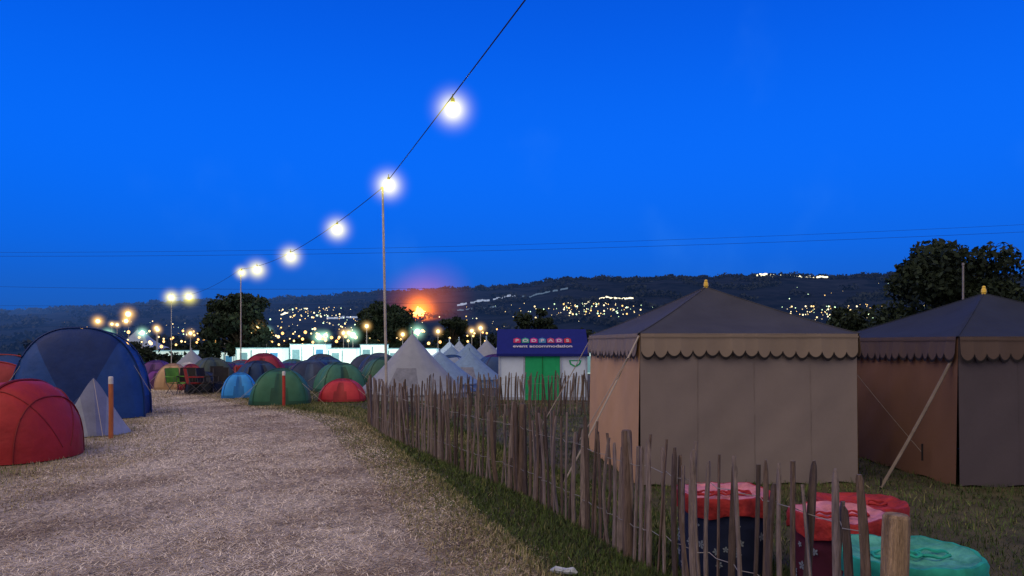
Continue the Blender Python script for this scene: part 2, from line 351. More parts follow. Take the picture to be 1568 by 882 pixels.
def tunnel_tent(x,y,rot,hoops,c1,c2,name='tunnel_tent',bulge=(.35,.5),seams=()):
    z0=float(th(x,y)); mb=MB(); M=Matrix.Rotation(rot,3,'Z'); o=Vector((x,y,z0)); W=lambda a,b,c:o+M@Vector((a,b,c))
    n=36; rows=[];ms=[]
    def arch(s,w,h,wr=0):
        r=[]
        for j in range(n+1):
            q=math.pi*j/n; cx=math.cos(q);sz=math.sin(q); k=1+wr*(.008*math.sin(j*1.7+s*5)+.006*math.sin(j*.6+s*2.3))
            r.append(W(-w*k*math.copysign(abs(cx)**.8,cx),s,h*k*sz**.85+.02))
        return r
    secs=[]
    for i in range(len(hoops)-1):
        a=hoops[i];b=hoops[i+1]
        for k in range(8):
            t=k/8; sg=1-.06*math.sin(math.pi*t); secs.append((a[0]+(b[0]-a[0])*t,(a[1]+(b[1]-a[1])*t)*sg,(a[2]+(b[2]-a[2])*t)*sg))
    secs.append(hoops[-1])
    rows=[arch(s,w,h,1) for s,w,h in secs]
    for i in range(len(rows)-1):
        for j in range(n): ms.append(1 if (j<2 or j>=n-2) else 0)
    mb.grid(rows,ms)
    for s,w,h in hoops: mb.tube(arch(s,w*1.008,h*1.010),.022,1,6,cap=False)
    for sgn,hp,bl in((-1,hoops[0],bulge[0]),(1,hoops[-1],bulge[1])):
        s,w,h=hp; rr=[arch(s,w,h)]
        for k in range(1,11):
            t=k/10; f=math.cos(t*math.pi/2)
            rr.append(arch(s+sgn*bl*w*math.sin(t*math.pi/2),max(w*f*.95,.01),max(h*f,.01),1))
        mb.grid(rr,[1 if (sgn<0 and abs(j-n/2+.5)<7 and i<9) else 0 for i in range(10) for j in range(n)])
        if bl>.6:   # piping seams on the rounded end
            t=.42; f=math.cos(t*math.pi/2); mb.tube(arch(s+sgn*bl*w*math.sin(t*math.pi/2),w*f*.97,h*f*1.01),.012,1,6,cap=False)
            for jj in (12,24):
                mb.tube([r[jj]+Vector((0,0,.006)) for r in rr[:-1]],.009,1,5,cap=False)
    for s,w,h in (hoops[0],hoops[-1]):
        for sx in(-1,1):
            a=W(sx*w*.75,s,h*.7); b=W(sx*(w+.5),s-.2,0.02); mb.tube([a,b],.004,3,4); mb.tube([b-Vector((0,0,.04)),b+Vector((0,0,.08))],.008,3,4)
    mb.build(name,[tm(c1),tm(c2),tm(c1),rope],loc=(x,y,z0),ang=60)
tunnel_tent(-8.78,11.75,R(-98),[(-1.6,.95,1.05),(-.2,1.0,1.24),(1.15,.95,1.19)],(0.33,0.022,0.028),(0.18,0.012,0.018),bulge=(.4,.78),name='dome_tent')
tunnel_tent(-10.2,17.4,R(19),[(0,1.40,2.12),(1.15,1.40,2.08),(2.2,1.2,1.85)],(0.012,0.060,0.26),(0.006,0.030,0.15),name='family_tent',bulge=(.30,.35))
def ridge_tent(x,y,rot,hw,h,ln,c1,c2,name='ridge_tent'):
    z0=float(th(x,y)); mb=MB(); M=Matrix.Rotation(rot,3,'Z'); o=Vector((x,y,z0)); W=lambda a,b,c:o+M@Vector((a,b,c))
    rows=[]
    for i in range(13):
        t=i/12; hh=h*(1-.45*t-.06*math.sin(math.pi*t)); w=hw*(1-.25*t); r=[]
        for j in range(17):
            q=-1+2*j/16; r.append(W(w*q*(1-.10*math.sin(math.pi*abs(q))),ln*t,max(hh*(1-abs(q)**1.15),0)+.02))
        rows.append(r)
    mb.grid(rows,[0 if 2<=j<14 else 1 for i in range(12) for j in range(16)])
    f=rows[0]
    for a,b,mi in((0,5,1),(5,11,2),(11,16,1)):
        for j in range(a,b):
            mb.add([f[j],f[j+1],W(-hw*.55+hw*1.1*(j+1)/16,-hw*.55,.02),W(-hw*.55+hw*1.1*j/16,-hw*.55,.02)],[(0,3,2,1)],mi)
    b=rows[-1]; mb.add(b,[tuple(range(17))],0)
    mb.tube([W(0,0,h),W(0,-hw*1.6,.02)],.005,3,4)
    mb.build(name,[tm(c1),tm(c2),tm((.17,.20,.34)),rope],loc=(x,y,z0),ang=50)
ridge_tent(-8.15,14.4,R(38),.68,1.10,1.9,(0.02,0.028,0.06),(0.24,0.28,0.40))
tunnel_tent(-13.4,18.8,R(20),[(0,1.3,1.3),(1.2,1.35,1.45),(2.3,1.1,1.2)],(0.025,0.06,0.15),(0.3,0.04,0.05))
D=[(-6.85,21.9,1.05,.95,1.02,.25,(.03,.13,.085),(.02,.08,.055)),
(-5.25,22.9,.85,.75,.66,.1,(.42,.03,.05),(.25,.02,.03)),
(-8.95,24.3,.68,.6,.80,.3,(.03,.28,.78),(.015,.15,.45)),
(-6.4,27.5,1.1,1,1.05,.5,(.04,.15,.11),(.02,.07,.05)),
(-7.7,28.5,1.2,1,1.15,.1,(.015,.03,.09),(.03,.06,.14)),
(-9.6,28.0,1.0,1,1.1,.7,(.02,.05,.12),(.01,.02,.05)),
(-11.2,26.9,.7,.7,.72,.0,(.02,.03,.05),(.01,.015,.02)),
(-10.4,31,1.2,1.1,1.45,.2,(.24,.02,.05),(.12,.01,.02)),
(-12.4,28.6,.62,.8,.98,.5,(.24,.03,.04),(.13,.01,.02)),
(-13.3,29,.75,.8,1.0,.2,(.42,.28,.17),(.28,.18,.11)),
(-14.3,30,.65,.6,.76,.0,(.14,.03,.26),(.06,.02,.1)),
(-4.9,28.5,1.15,1,1.25,.4,(.04,.12,.09),(.015,.05,.04)),
(-14.9,34,.7,.7,1.1,.3,(.3,.34,.42),(.5,.5,.52)),
(-16.8,35,1.0,1,1.2,.1,(.1,.04,.18),(.05,.02,.1)),
(-13.4,33,1.1,1,1.3,.8,(.05,.08,.08),(.03,.05,.05)),
(-8.0,32,1.2,1,1.3,.5,(.02,.08,.22),(.015,.04,.1)),
(-5.9,33,1.3,1.1,1.5,.3,(.025,.045,.11),(.05,.08,.12)),
(-12,36,1.3,1.1,1.5,.3,(.06,.07,.09),(.04,.05,.06)),
(-9.0,35,1.2,1.1,1.5,.6,(.02,.04,.10),(.04,.05,.06)),
(-7.1,36,1.2,1.1,1.5,.1,(.03,.05,.12),(.04,.05,.06)),
(-19.5,33,1.4,1.2,1.4,.3,(.03,.06,.14),(.02,.03,.06)),
(-21.5,31,1.4,1.2,1.3,.1,(.02,.05,.10),(.02,.03,.06)),
(-17,29.5,1.3,1.2,1.2,.1,(.02,.04,.09),(.02,.03,.06))]
for d in D: dome_tent(*d[:6],d[6],d[7])
pal=[(.02,.05,.12),(.03,.09,.2),(.04,.12,.08),(.22,.03,.04),(.05,.06,.08),(.15,.19,.26),(.08,.06,.05),(.02,.03,.05),(.05,.02,.1)]
for i in range(64):
    y=random.uniform(37,74); x=random.uniform(-.46,-.11)*y
    if abs(x-(float(pathL(y))+float(pathR(y)))/2)<1.2: continue
    c=random.choice(pal); dome_tent(x,y,random.uniform(.9,1.5),random.uniform(.8,1.3),random.uniform(.9,1.35),random.uniform(0,3),c,random.choice(pal),guy=False)
for i in range(14):
    y=random.uniform(32,60); x=random.uniform(-.14,.02)*y; c=random.choice([(.16,.22,.36),(.03,.12,.3),(.03,.07,.18),(.2,.26,.38)])
    dome_tent(x,y,1.4,1.2,random.uniform(1.1,1.5),random.uniform(0,3),c,random.choice(pal),guy=False)
canv=mat('bell_canvas',(0.24,0.275,0.35),var=.12,scale=2,bump=.3,bscale=5); canv_d=mat('bell_canvas_dark',(0.16,0.18,0.24)); canv2=mat('bell_canvas_blue',(0.16,0.26,0.42),var=.15,bump=.3,bscale=5)  # second, darker canvas is for the front panel of each bell tent
def bell(x,y,r,h,wall,name='bell_tent',m=canv):
    z0=float(th(x,y)); mb=MB(); rows=[]; n=48
    prof=[(1.03,0),(1.0,wall),(1.03,wall-.03)]+[(1.03*(1-t),wall+(h-wall)*(t**1.12)) for t in np.linspace(0,.985,14)]
    for k,(q,z) in enumerate(prof):
        rows.append([(x+r*q*math.cos(2*math.pi*j/n)*(1-.025*(j%4==2)),y+r*q*math.sin(2*math.pi*j/n)*(1-.025*(j%4==2)),z0+z) for j in range(n)])
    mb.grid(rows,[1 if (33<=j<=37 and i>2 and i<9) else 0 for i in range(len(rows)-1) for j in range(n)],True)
    mb.tube([(x,y,z0+h-.05),(x,y,z0+h+.1)],.03,0,6)
    for j in range(0,n,6):
        a=2*math.pi*j/n; mb.tube([(x+r*1.0*math.cos(a),y+r*1.0*math.sin(a),z0+wall),(x+r*1.6*math.cos(a),y+r*1.6*math.sin(a),z0+.0)],.006,2,4)
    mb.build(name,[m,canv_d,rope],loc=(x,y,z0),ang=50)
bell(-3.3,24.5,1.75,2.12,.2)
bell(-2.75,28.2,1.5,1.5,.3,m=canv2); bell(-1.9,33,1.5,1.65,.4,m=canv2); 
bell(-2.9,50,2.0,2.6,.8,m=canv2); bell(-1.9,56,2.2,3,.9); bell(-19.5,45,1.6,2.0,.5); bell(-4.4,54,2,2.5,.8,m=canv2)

# ---------------------------------------------------------------- accommodation hut with printed roof
hb=empty('reception_hut',(1.05,23.6,0))
white=mat('white_panel',(0.58,0.72,0.95),var=.05); purple=mat('blue_banner',(0.006,0.014,0.17),var=.1); green=mat('green_door',(0.015,0.38,0.16),var=.1); hutside=mat('hut_side',(0.35,0.42,0.58))
mb=MB(); x0,x1,y0,y1=-.40,2.34,23.2,25.4; he=1.50; hr=2.25
mb.add([(x0,y0,0),(x1,y0,0),(x1,y0,he),(x0,y0,he)],[(0,1,2,3)],0)
mb.add([(x1,y0,0),(x1,y1,0),(x1,y1,he),(x1,(y0+y1)/2,hr-.05),(x1,y0,he)],[(0,1,2,3,4)],0)
mb.add([(x0,y0,0),(x0,y1,0),(x0,y1,he),(x0,(y0+y1)/2,hr-.05),(x0,y0,he)],[(4,3,2,1,0)],0)
mb.add([(x0,y1,0),(x1,y1,0),(x1,y1,he),(x0,y1,he)],[(3,2,1,0)],0)
for xx in(x0+.0,x0+.78,x0+1.93,x1): mb.box((xx,y0-.025,he/2),(.05,.04,he),0,1)
mb.box(((x0+x1)/2,y0-.02,.06),(x1-x0,.035,.1),0,1)
mb.build('walls',[white,hutside],parent=hb,smooth=False)
mb=MB(); mb.box((x0+1.355,y0-.03,he/2-.02),(1.08,.03,he-.06),0,0); mb.box((x0+1.355,y0-.05,he/2),(.03,.02,he-.1),0,1); mb.build('door',[green,mat('door_seam',(0.012,0.2,0.07))],parent=hb,smooth=False)
mb=MB(); ym=(y0+y1)/2; a=.08
rows=[[(x0-a+(x1-x0+2*a)*j/12,y0-.12+(ym-y0+.12)*i/8,he-.04+(hr-he+.04)*(i/8)-.02*math.sin(math.pi*i/8)) for j in range(13)] for i in range(9)]
mb.grid(rows,0); rows=[[(p[0],2*ym-p[1],p[2]) for p in r] for r in rows]; mb.grid(rows,0)
mb.grid([[(p,y0-.122,he-.04) for p in (x0-a,x1+a)],[(p,y0-.122,he-.12) for p in (x0-a,x1+a)]],0)
mb.build('roof_banner',[purple],parent=hb)
sl=math.atan2(hr-he+.04,ym-y0+.12)
def text(t,x,s,up,m,sp=1.0):
    c=bpy.data.curves.new('t','FONT'); c.body=t; c.size=s; c.align_x='CENTER'; c.space_character=sp; c.offset=.004; c.extrude=.003
    o=bpy.data.objects.new('lettering',c); S.collection.objects.link(o); c.materials.append(m)
    yy=y0-.12+math.cos(sl)*up; zz=he-.04+math.sin(sl)*up+.015
    o.rotation_euler=(sl,0,0); o.location=Vector((x,yy,zz))-hb.location; o.parent=hb
wt=mat('white_lettering',(0.5,0.5,0.6)); 
cols=[(.4,.03,.12),(.06,.3,.25),(.4,.03,.22),(.06,.2,.4),(.35,.06,.15),(.3,.06,.3),(.4,.03,.06)]
for i,ch in enumerate('PODPADS'):
    text(ch,.97+(i-3)*.27,.22,.66,wt)
    mb=MB(); up=.72; X_=.97+(i-3)*.27
    yy=y0-.12+math.cos(sl)*up; zz=he-.04+math.sin(sl)*up
    q=[(X_+aa,yy+math.cos(sl)*bb,zz+math.sin(sl)*bb+.008) for aa,bb in((-.115,-.10),(.115,-.10),(.115,.12),(0,.20),(-.115,.12))]
    mb.add(q,[(0,1,2,3,4)]); mb.build('logo_tile',[mat('tile%d'%i,cols[i])],parent=hb,smooth=False)
text('event accommodation',.97,.21,.34,wt)
mb=MB(); mb.add([(x1-.36+.2*a_,y0-.012,1.15+.12*b_) for a_,b_ in((-1,.9),(1,.9),(.8,-.2),(0,-1),(-.8,-.2))],[(0,4,3,2,1)]); mb.add([(x1-.36+.14*a_,y0-.018,1.16+.07*b_) for a_,b_ in((-1,.9),(1,.9),(.8,-.2),(0,-1),(-.8,-.2))],[(0,4,3,2,1)],1); mb.build('crest',[green,white],parent=hb,smooth=False)

# ---------------------------------------------------------------- marker posts
orange=mat('post_orange_wood',(0.42,0.14,0.06),var=.3,stretch=(4,4,.6)); pw=mat('post_white_paint',(0.6,0.6,0.62)); redp=mat('post_red_paint',(0.42,0.05,0.04))
for (x,y,h,m1) in((-7.54,13.9,1.17,orange),(-6.45,20.9,1.0,redp)):
    mb=MB(); r=.042
    mb.tube([(x,y,-.05),(x+.005,y,h*.5),(x,y,h*.88)],r,0,10); mb.tube([(x,y,h*.88),(x,y,h*.985),(x,y,h)],[r*1.04,r*1.04,r*.8],1,10)
    mb.build('marker_post',[m1,pw],loc=(x,y,0))
# ---------------------------------------------------------------- festoon light run
pole_m=mat('scaffold_pole',(0.42,0.40,0.38),rough=.5); wire_m=mat('festoon_cable',(0.015,0.015,0.02)); 
bulb_m=emis('bulb_glow',(1,.80,.42),2.6)
fixture=mat('lamp_cap',(0.02,0.02,0.02))
poles=[(4.45,-4.0,6.0),(-3.5,20.0,6.0),(-15.4,42.0,6.0),(-30.4,66.0,6.0),(-56,108,6.9),(-84,150,6.5)]
for k,(x,y,z) in enumerate(poles):
    z0=float(th(x,y)); mb=MB(); lean=.12 if k==1 else 0
    mb.tube([(x+lean,y,z0-.1),(x+lean*.5,y,z0+(z-z0)*.5),(x,y,z+.02)],[.04,.035,.028],0,8)
    mb.tube([(x-.06,y,z),(x+.06,y,z)],.012,0,6)
    mb.build('light_pole',[pole_m],loc=(x,y,z0))
m2=MB(); m2.sphere((0,0,0),1,0,n=24,m=16); t_=m2.build('tmp',[]); unit_me=t_.data; bpy.data.objects.remove(t_)
while len(unit_me.materials): unit_me.materials.pop()
unit_me.materials.append(None)
def glow_halo(parent,rel,r,m,name='bloom_halo'):  # emissive ball imitating the bloom around a light source
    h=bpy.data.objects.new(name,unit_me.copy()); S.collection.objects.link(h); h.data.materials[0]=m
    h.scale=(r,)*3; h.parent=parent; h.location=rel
def bulb(x,y,z,r,halo,power,parent):
    mb=MB(); mb.sphere((x,y,z),r,0,n=16,m=10); mb.tube([(x,y,z+r*.8),(x,y,z+r*.8+.09)],[.045,.03],1,8); mb.tube([(x,y,z+r*.8+.06),(x,y,z+r*.8+.16)],.012,1,6)
    mb.build('bulb',[bulb_m,fixture],parent=parent)
    glow_halo(parent,Vector((x,y,z))-parent.location,halo,glowmat('glow_halo',(.90,.78,.10) if y<70 else (1,.55,.12),7.0/halo,5.0))
    l=bpy.data.lights.new('bulb_light','POINT'); l.energy=power; l.color=(1,.66,.34); l.shadow_soft_size=r
    lo=bpy.data.objects.new('bulb_light',l); lo.location=Vector((x,y,z-.001))-parent.location; lo.parent=parent; S.collection.objects.link(lo)
fl=empty('festoon_lights',(0,0,0)); mb=MB()
def span(a,b,sag):
    a=Vector(a);b=Vector(b); return [a.lerp(b,t)-Vector((0,0,sag*4*t*(1-t))) for t in np.linspace(0,1,25)]
for i,sg in zip(range(5),(.05,.5,.5,.7,.5)):
    mb.tube(span(poles[i],poles[i+1],sg),.010,0,5)
mb.build('cable',[wire_m],parent=fl)
BL=[(-1.03,12.85,5.86,.125,.66,1250),(-3.17,19.0,5.85,.15,.80,1000),(-5.7,24.1,5.5,.16,.85,550),(-9.1,30.4,5.35,.17,.95,450),(-12.9,37.4,5.5,.19,1.1,450),(-15.2,41.6,5.75,.12,.8,200),
 (-25.2,57.7,5.4,.24,1.4,400),(-30.4,66,5.85,.26,1.5,400),(-56,107.9,6.0,.38,2.2,400),(-60,115,5.2,.30,1.7,200),(-84,150,6.2,.4,2.6,200)]
for b in BL: bulb(*b,fl)

lampw=emis('floodlight_white',(.75,1,.85),5); warmL=emis('warm_lamp',(1,.62,.22),5)
for (x,y,z,g) in [(-55,110,3.2,1),(-59,108,3.0,1),(-36.5,110,3.3,1),(-34.5,104,3.0,0),(-29,115,2.8,1),(-21,95,3.0,0),(-20.5,90,2.9,0),(-13,88,2.7,0),(-5,92,3.2,0),(-3.4,80,3.3,0),(-33,85,3.6,0),(-27.5,80,3.5,0),(-46,96,3.4,0),(-9,90,3.1,0),(-24,92,2.4,1),(-16.5,84,3.6,0),(-11,86,3.0,1),(-63,118,4.6,0),(-66,122,4.8,0),(-40,92,2.9,0),(-50,104,3.8,0),(-18.5,86,2.6,1)]:
    z0=float(th(x,y)); mb=MB(); mb.tube([(x,y,z0),(x,y,z+.3)],[.06,.04],0,6); mb.box((x,y,z+.32),(.5,.12,.06),.3,0); mb.sphere((x,y,z+.1),.3 if g else .2,1)
    o=mb.build('lamp_post',[pole_m,lampw if g else warmL],loc=(x,y,z0))
    r_=1.7 if g else 1.1; glow_halo(o,(0,0,z+.1-z0),r_,glowmat('glow_halo',(.5,1,.7) if g else (1,.6,.2),4/r_,4.0))
for x,y in((-18,71),(-23,71),(-9,72)):  # unseen fill lights added to brighten the cabin row
    l=bpy.data.lights.new('cabin_fill','POINT'); l.energy=700; l.color=(.9,1,.85); l.shadow_soft_size=.3
    o=bpy.data.objects.new('cabin_fill_light',l); o.location=(x,y,2.6); S.collection.objects.link(o)
def light_mass(name,pts,rs,cols,s=7):
    mb=MB(); ms=[emis(name+'_%d'%i,c,s) for i,c in enumerate(cols)]
    for p,r in zip(pts,rs): mb.sphere(p,r,random.randrange(len(cols)),n=6,m=4)
    mb.build(name,ms)
pts=[];rs=[]
rd=random.Random(11)
for (pa,pb,y,hh) in [(125,330,100,3.6),(230,420,92,3.2),(300,560,105,3.4),(400,620,88,2.8),(470,740,112,3.6),(560,760,98,2.7),(160,300,118,2.6),(600,760,120,4.2),(330,470,120,4.3),(200,480,86,2.4)]:
    x0_=(pa-784)/1132*y; x1_=(pb-784)/1132*y; nb=int((pb-pa)/15)
    for j in range(nb+1):
        if rd.random()<.18: continue
        t=(j+rd.uniform(-.25,.25))/nb; ph=(t*3)%1; pts.append((x0_+(x1_-x0_)*t,y+4*t,hh-.9*4*ph*(1-ph)+rd.uniform(-.15,.15))); rs.append(y*.0018*rd.uniform(.5,1.3))
light_mass('distant_festoon_lights',pts,rs,[(1,.6,.2),(1,.7,.3),(1,.5,.15)],3)
pts=[];rs=[]
def clus(n,pa,pb,ya,yb,rr=1.0):
    for i in range(n):
        y=random.uniform(ya,yb); x=(random.gauss((pa+pb)/2,(pb-pa)/3.6)-784)/1132*y
        pts.append((x,y,float(th(x,y))+9)); rs.append(y*.00085*rr*random.choice([.5,.6,.8,1.3]))
clus(65,415,560,1200,1400); clus(80,420,620,950,1250,.9); clus(40,130,420,1000,1300,.7); clus(110,840,975,1130,1270); clus(24,670,900,1050,1350,.7)
clus(150,1160,1385,1080,1230); clus(8,1200,1340,1300,1500,.6); clus(16,1000,1160,1100,1300,.6); clus(8,1390,1568,1120,1300,.7)
light_mass('distant_town_lights',pts,rs,[(1,.62,.2),(1,.75,.35),(1,.85,.5),(.7,1,.6)],2.4)
litw=emis('lit_white_marquee',(.5,.6,.85),.65); litb=emis('bright_yard_lights',(1,.9,.6),2); litd=emis('dim_lit_marquee',(.25,.38,.6),.4)
def strip(px0,px1,y0,y1,h,m,name='lit_marquee'):
    mb=MB(); N_=18; rd=random.Random(int(px0))
    for i in range(N_):
        if rd.random()<.12: continue
        q=[]
        for t in (i/N_,(i+.9)/N_):
            y=y0+(y1-y0)*t; x=((px0+(px1-px0)*t)-784)/1132*y; q.append((x,y,float(th(x,y))+3))
        hh=h*rd.uniform(.5,1.0); a,b=q; d_=8
        c=[a,b,(b[0],b[1]+d_,b[2]),(a[0],a[1]+d_,a[2])]; mid0=(a[0],a[1]+d_/2,a[2]+hh*1.4); mid1=(b[0],b[1]+d_/2,b[2]+hh*1.4)
        tp=[(p[0],p[1],p[2]+hh) for p in c]
        mb.add(c+tp+[mid0,mid1],[(0,1,5,4),(1,2,6,5),(2,3,7,6),(3,0,4,7),(4,5,9,8),(7,8,9,6),(4,8,7),(5,6,9)])
    mb.build(name,[m],smooth=False)
strip(700,790,1390,1500,3.4,litw); strip(800,870,1480,1560,2.8,litd); strip(895,930,1290,1370,2.6,litb); strip(930,970,1370,1365,2.2,litb); strip(430,470,1330,1450,2.6,litb); strip(1160,1230,1800,1805,4.5,litb); strip(1235,1268,1810,1805,3.4,litb); strip(500,560,1250,1255,3,litw); strip(700,760,1330,1350,2.4,litd)
fx,fy=-155,1300; fz=float(th(fx,fy)); fe=empty('bonfire_stage',(fx,fy,fz)); mb=MB()
for i in range(26): 
    a=random.uniform(-11,11); hh=random.uniform(5,15)*(1-abs(a)/16); mb.tube([(fx+a,fy-60,fz-2),(fx+a+random.uniform(-2,2),fy-60,fz+hh*.5),(fx+a+random.uniform(-3,3),fy-60,fz+hh)],[3,2.6,1.2],0,6)
mb.build('flames',[emis('flame',(1,.50,.16),3)],parent=fe)
for (dx,dz,r,k,c,pw_) in((0,6,44,8,(1,.20,.015),3.0),(-2,16,80,.65,(.9,.14,.0),2.2),(26,30,75,.22,(.8,.16,.0),1.5)):
    glow_halo(fe,(dx,-60,dz),r,glowmat('smoke_glow',c,k/r,pw_),'smoke_fire_glow')  # firelight on the smoke put in as emissive volumes

# ---------------------------------------------------------------- trees
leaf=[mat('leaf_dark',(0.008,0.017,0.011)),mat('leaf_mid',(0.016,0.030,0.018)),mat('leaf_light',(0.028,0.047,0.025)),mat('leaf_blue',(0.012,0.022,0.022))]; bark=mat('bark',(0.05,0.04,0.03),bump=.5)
fleaf=[]
for nm,c in(('far_leaf_a',(0.008,0.014,0.016)),('far_leaf_b',(0.014,0.022,0.024)),('far_leaf_c',(0.02,0.03,0.03)),('far_leaf_d',(0.012,0.02,0.024))):
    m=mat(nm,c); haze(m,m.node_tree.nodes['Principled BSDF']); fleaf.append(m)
def leafquads(C,size):
    N=len(C); a=rng.normal(size=(N,3)); a/=np.linalg.norm(a,axis=1)[:,None]; b=np.cross(a,rng.normal(size=(N,3))); b/=np.linalg.norm(b,axis=1)[:,None]
    s=(size*rng.uniform(.5,1.2,N))[:,None]; return np.stack([C-a*s,C-b*s*.6,C+a*s,C+b*s*.6],1)
def tree(name,x,y,w,top,n=7000,ls=.22,trunk=.3,seed=0):
    r=np.random.default_rng(seed); z0=float(th(x,y)); H=top-z0; e=empty(name,(x,y,z0)); mb=MB()
    mb.tube([(x,y,z0-.2),(x+.1,y,z0+H*.2),(x,y+.1,z0+H*.45),(x-.1,y,z0+H*.8)],[trunk*1.3,trunk,trunk*.7,trunk*.15],0,10)
    cl=[]
    for i in range(40):
        a=r.uniform(0,2*np.pi); rad=w/2*np.sqrt(r.uniform(0.02,1))*.82; zz=r.uniform(.22,.93); lim=np.sqrt(max(1-((zz-.5)/.52)**2,.05)); c=np.array([x+rad*lim*np.cos(a),y+rad*lim*np.sin(a),z0+H*zz]); cl.append((c,w*r.uniform(.09,.18)))
        mid=Vector((x,y,z0+H*(.2+.5*zz*.6))); mb.tube([mid,mid.lerp(Vector(c),.6)+Vector((0,0,.2)),Vector(c)],[trunk*.35,trunk*.18,trunk*.05],0,5)
    mb.build('trunk_and_limbs',[bark],parent=e)
    per=n//len(cl); Cs=[];mi=[]
    for c,rr in cl:
        d=r.normal(size=(per,3)); d/=np.linalg.norm(d,axis=1)[:,None]; q=rr*r.uniform(.35,1.25,per)[:,None]**.7; p=c+d*q*np.array([1,1,.75]); Cs.append(p)
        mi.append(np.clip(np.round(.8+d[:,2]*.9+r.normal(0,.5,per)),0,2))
    Cs=np.concatenate(Cs); mi=np.concatenate(mi); Cs[:,2]=np.minimum(Cs[:,2],top)
    npmesh('foliage',leafquads(Cs,ls),4,mi,leaf,parent=e)
tree('broadleaf_tree',35.2,60,12.0,10.0,18000,.27,.35,1)
tree('broadleaf_tree',-29.5,80,8.6,7.0,9000,.28,.3,2)
tree('broadleaf_tree',-15.5,92,7.2,7.6,8500,.28,.3,3)
tree('broadleaf_tree',-18.2,97,5,6.6,5000,.28,.25,4)
tree('broadleaf_tree',3.4,110,7,7.0,5500,.3,.25,5)
tree('broadleaf_tree',-8.6,105,5,6.0,4500,.3,.25,6)
tree('broadleaf_tree',47,72,9,6.5,6000,.28,.3,8)
tree('broadleaf_tree',29,64,4.5,4.8,4000,.25,.2,9)
def treeline(name,x0,y0,x1,y1,n,hmin,hmax,dep,ls,seed,mats=leaf,gap=0):
    r=np.random.default_rng(seed); t=r.uniform(0,1,n); x=x0+(x1-x0)*t; y=y0+(y1-y0)*t
    L=math.hypot(x1-x0,y1-y0); k=t*L/(hmax*.9)
    prof=.5+.25*np.sin(k*2.1+seed)+.17*np.sin(k*5.3+1)+.12*np.sin(k*11+2); prof=np.clip(prof,0,1); top=hmin+(hmax-hmin)*prof
    wander=dep*3*np.sin(k*.35+seed) if gap else 0
    yo=r.uniform(-1,1,n)*dep+wander; u=r.uniform(0,1,n)**.6; z=th(x,y+yo)+top*u*(1-.12*r.uniform(0,1,n))
    C=np.stack([x+r.normal(0,ls,n),y+yo,z],1); mi=np.clip(np.round(u*1.5+r.normal(0,.5,n)-.3),0,3); mi=np.where(mi==2,3,mi)
    if gap:
        kk=(np.sin(k*.6+seed)+np.sin(k*.23+2*seed))>gap-1; C=C[kk]; mi=mi[kk]
    npmesh(name,leafquads(C,ls),4,mi,mats)
treeline('hedge',-70,126,-24,126,9000,3.2,6.2,1.5,.38,1)
treeline('hedge',-24,128,10,132,8000,3.5,7.4,1.5,.4,2)
treeline('hedge',-4,135,50,135,12000,4,8.2,2,.45,3)
treeline('hedge',20,75,70,80,9000,2.8,5.4,1.5,.35,4)
treeline('hedge',-80,84,-36,89,6000,1.5,3.4,1.2,.35,14)
treeline('distant_trees',-260,400,300,420,14000,9,19,8,1.6,5,fleaf)
treeline('distant_trees',-500,800,600,820,14000,6,24,12,3.2,6,fleaf)
for i in range(7):
    yy=920+150*i; treeline('distant_trees',-yy*.8,yy,yy*.75,yy+40*(i%3),6500,3,15,18,4.2,20+i,fleaf,gap=.9)
treeline('distant_trees',-1500,1975,1500,1985,30000,5,17,18,4.5,8,fleaf)

# ---------------------------------------------------------------- cabins, marquees far field
cab=mat('cabin_white_glow',(0.75,0.8,0.78),var=.05,emit=(.62,1,.95),estr=.5); cabd=mat('cabin_door_grey_glow',(0.15,0.3,0.36),emit=(.4,.9,1),estr=.16); cabb=mat('cabin_blue_glow',(0.05,0.2,0.4),emit=(.1,.5,.9),estr=.25)  # emission stands in for lamplight on the cabin walls
def cabin(x,y,l,h,rot=0,d=2.4):
    z0=float(th(x,y)); mb=MB(); M=Matrix.Rotation(rot,3,'Z'); o=Vector((x,y,z0))
    mb.box(o+Vector((0,0,h/2+.1)),(l,d,h),rot,0); mb.box(o+Vector((0,0,h+.14)),(l+.1,d+.1,.08),rot,1)
    k=max(2,int(l/1.2))
    for i in range(k): mb.box(o+M@Vector((-l/2+l*(i+.5)/k,-d/2-.01,h*.48)),(.75,.04,h*.8),rot,(1,0,2,0,0)[i%5]); mb.box(o+M@Vector((-l/2+l*i/k,-d/2-.02,h*.5)),(.10,.04,h*.95),rot,1)
    mb.build('toilet_cabin',[cab,cabd,cabb],loc=(x,y,z0),smooth=False)
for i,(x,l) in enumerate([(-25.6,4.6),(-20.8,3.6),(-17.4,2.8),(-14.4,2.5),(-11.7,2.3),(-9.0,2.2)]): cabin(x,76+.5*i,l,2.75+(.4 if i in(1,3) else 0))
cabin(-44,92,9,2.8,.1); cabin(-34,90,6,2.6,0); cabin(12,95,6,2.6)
pk=mat('marquee_white',(0.28,0.37,0.52)); 
def marquee(x,y,w,h):
    z0=float(th(x,y)); mb=MB(); o=Vector((x,y,z0)); rows=[]
    for t,zz in((0,0),(0,.5),(.02,.52),(.35,.62),(.65,.76),(.85,.9),(.985,1)):
        k=w/2*(1-t); rows.append([o+Vector((a*k,b*k,zz*h)) for a,b in((-1,-1),(0,-1),(1,-1),(1,0),(1,1),(0,1),(-1,1),(-1,0))])
    mb.grid(rows,0,True); mb.tube([o+Vector((0,0,h-.1)),o+Vector((0,0,h+.4))],.05,0,5); mb.build('peaked_marquee',[pk],loc=(x,y,z0),ang=30)
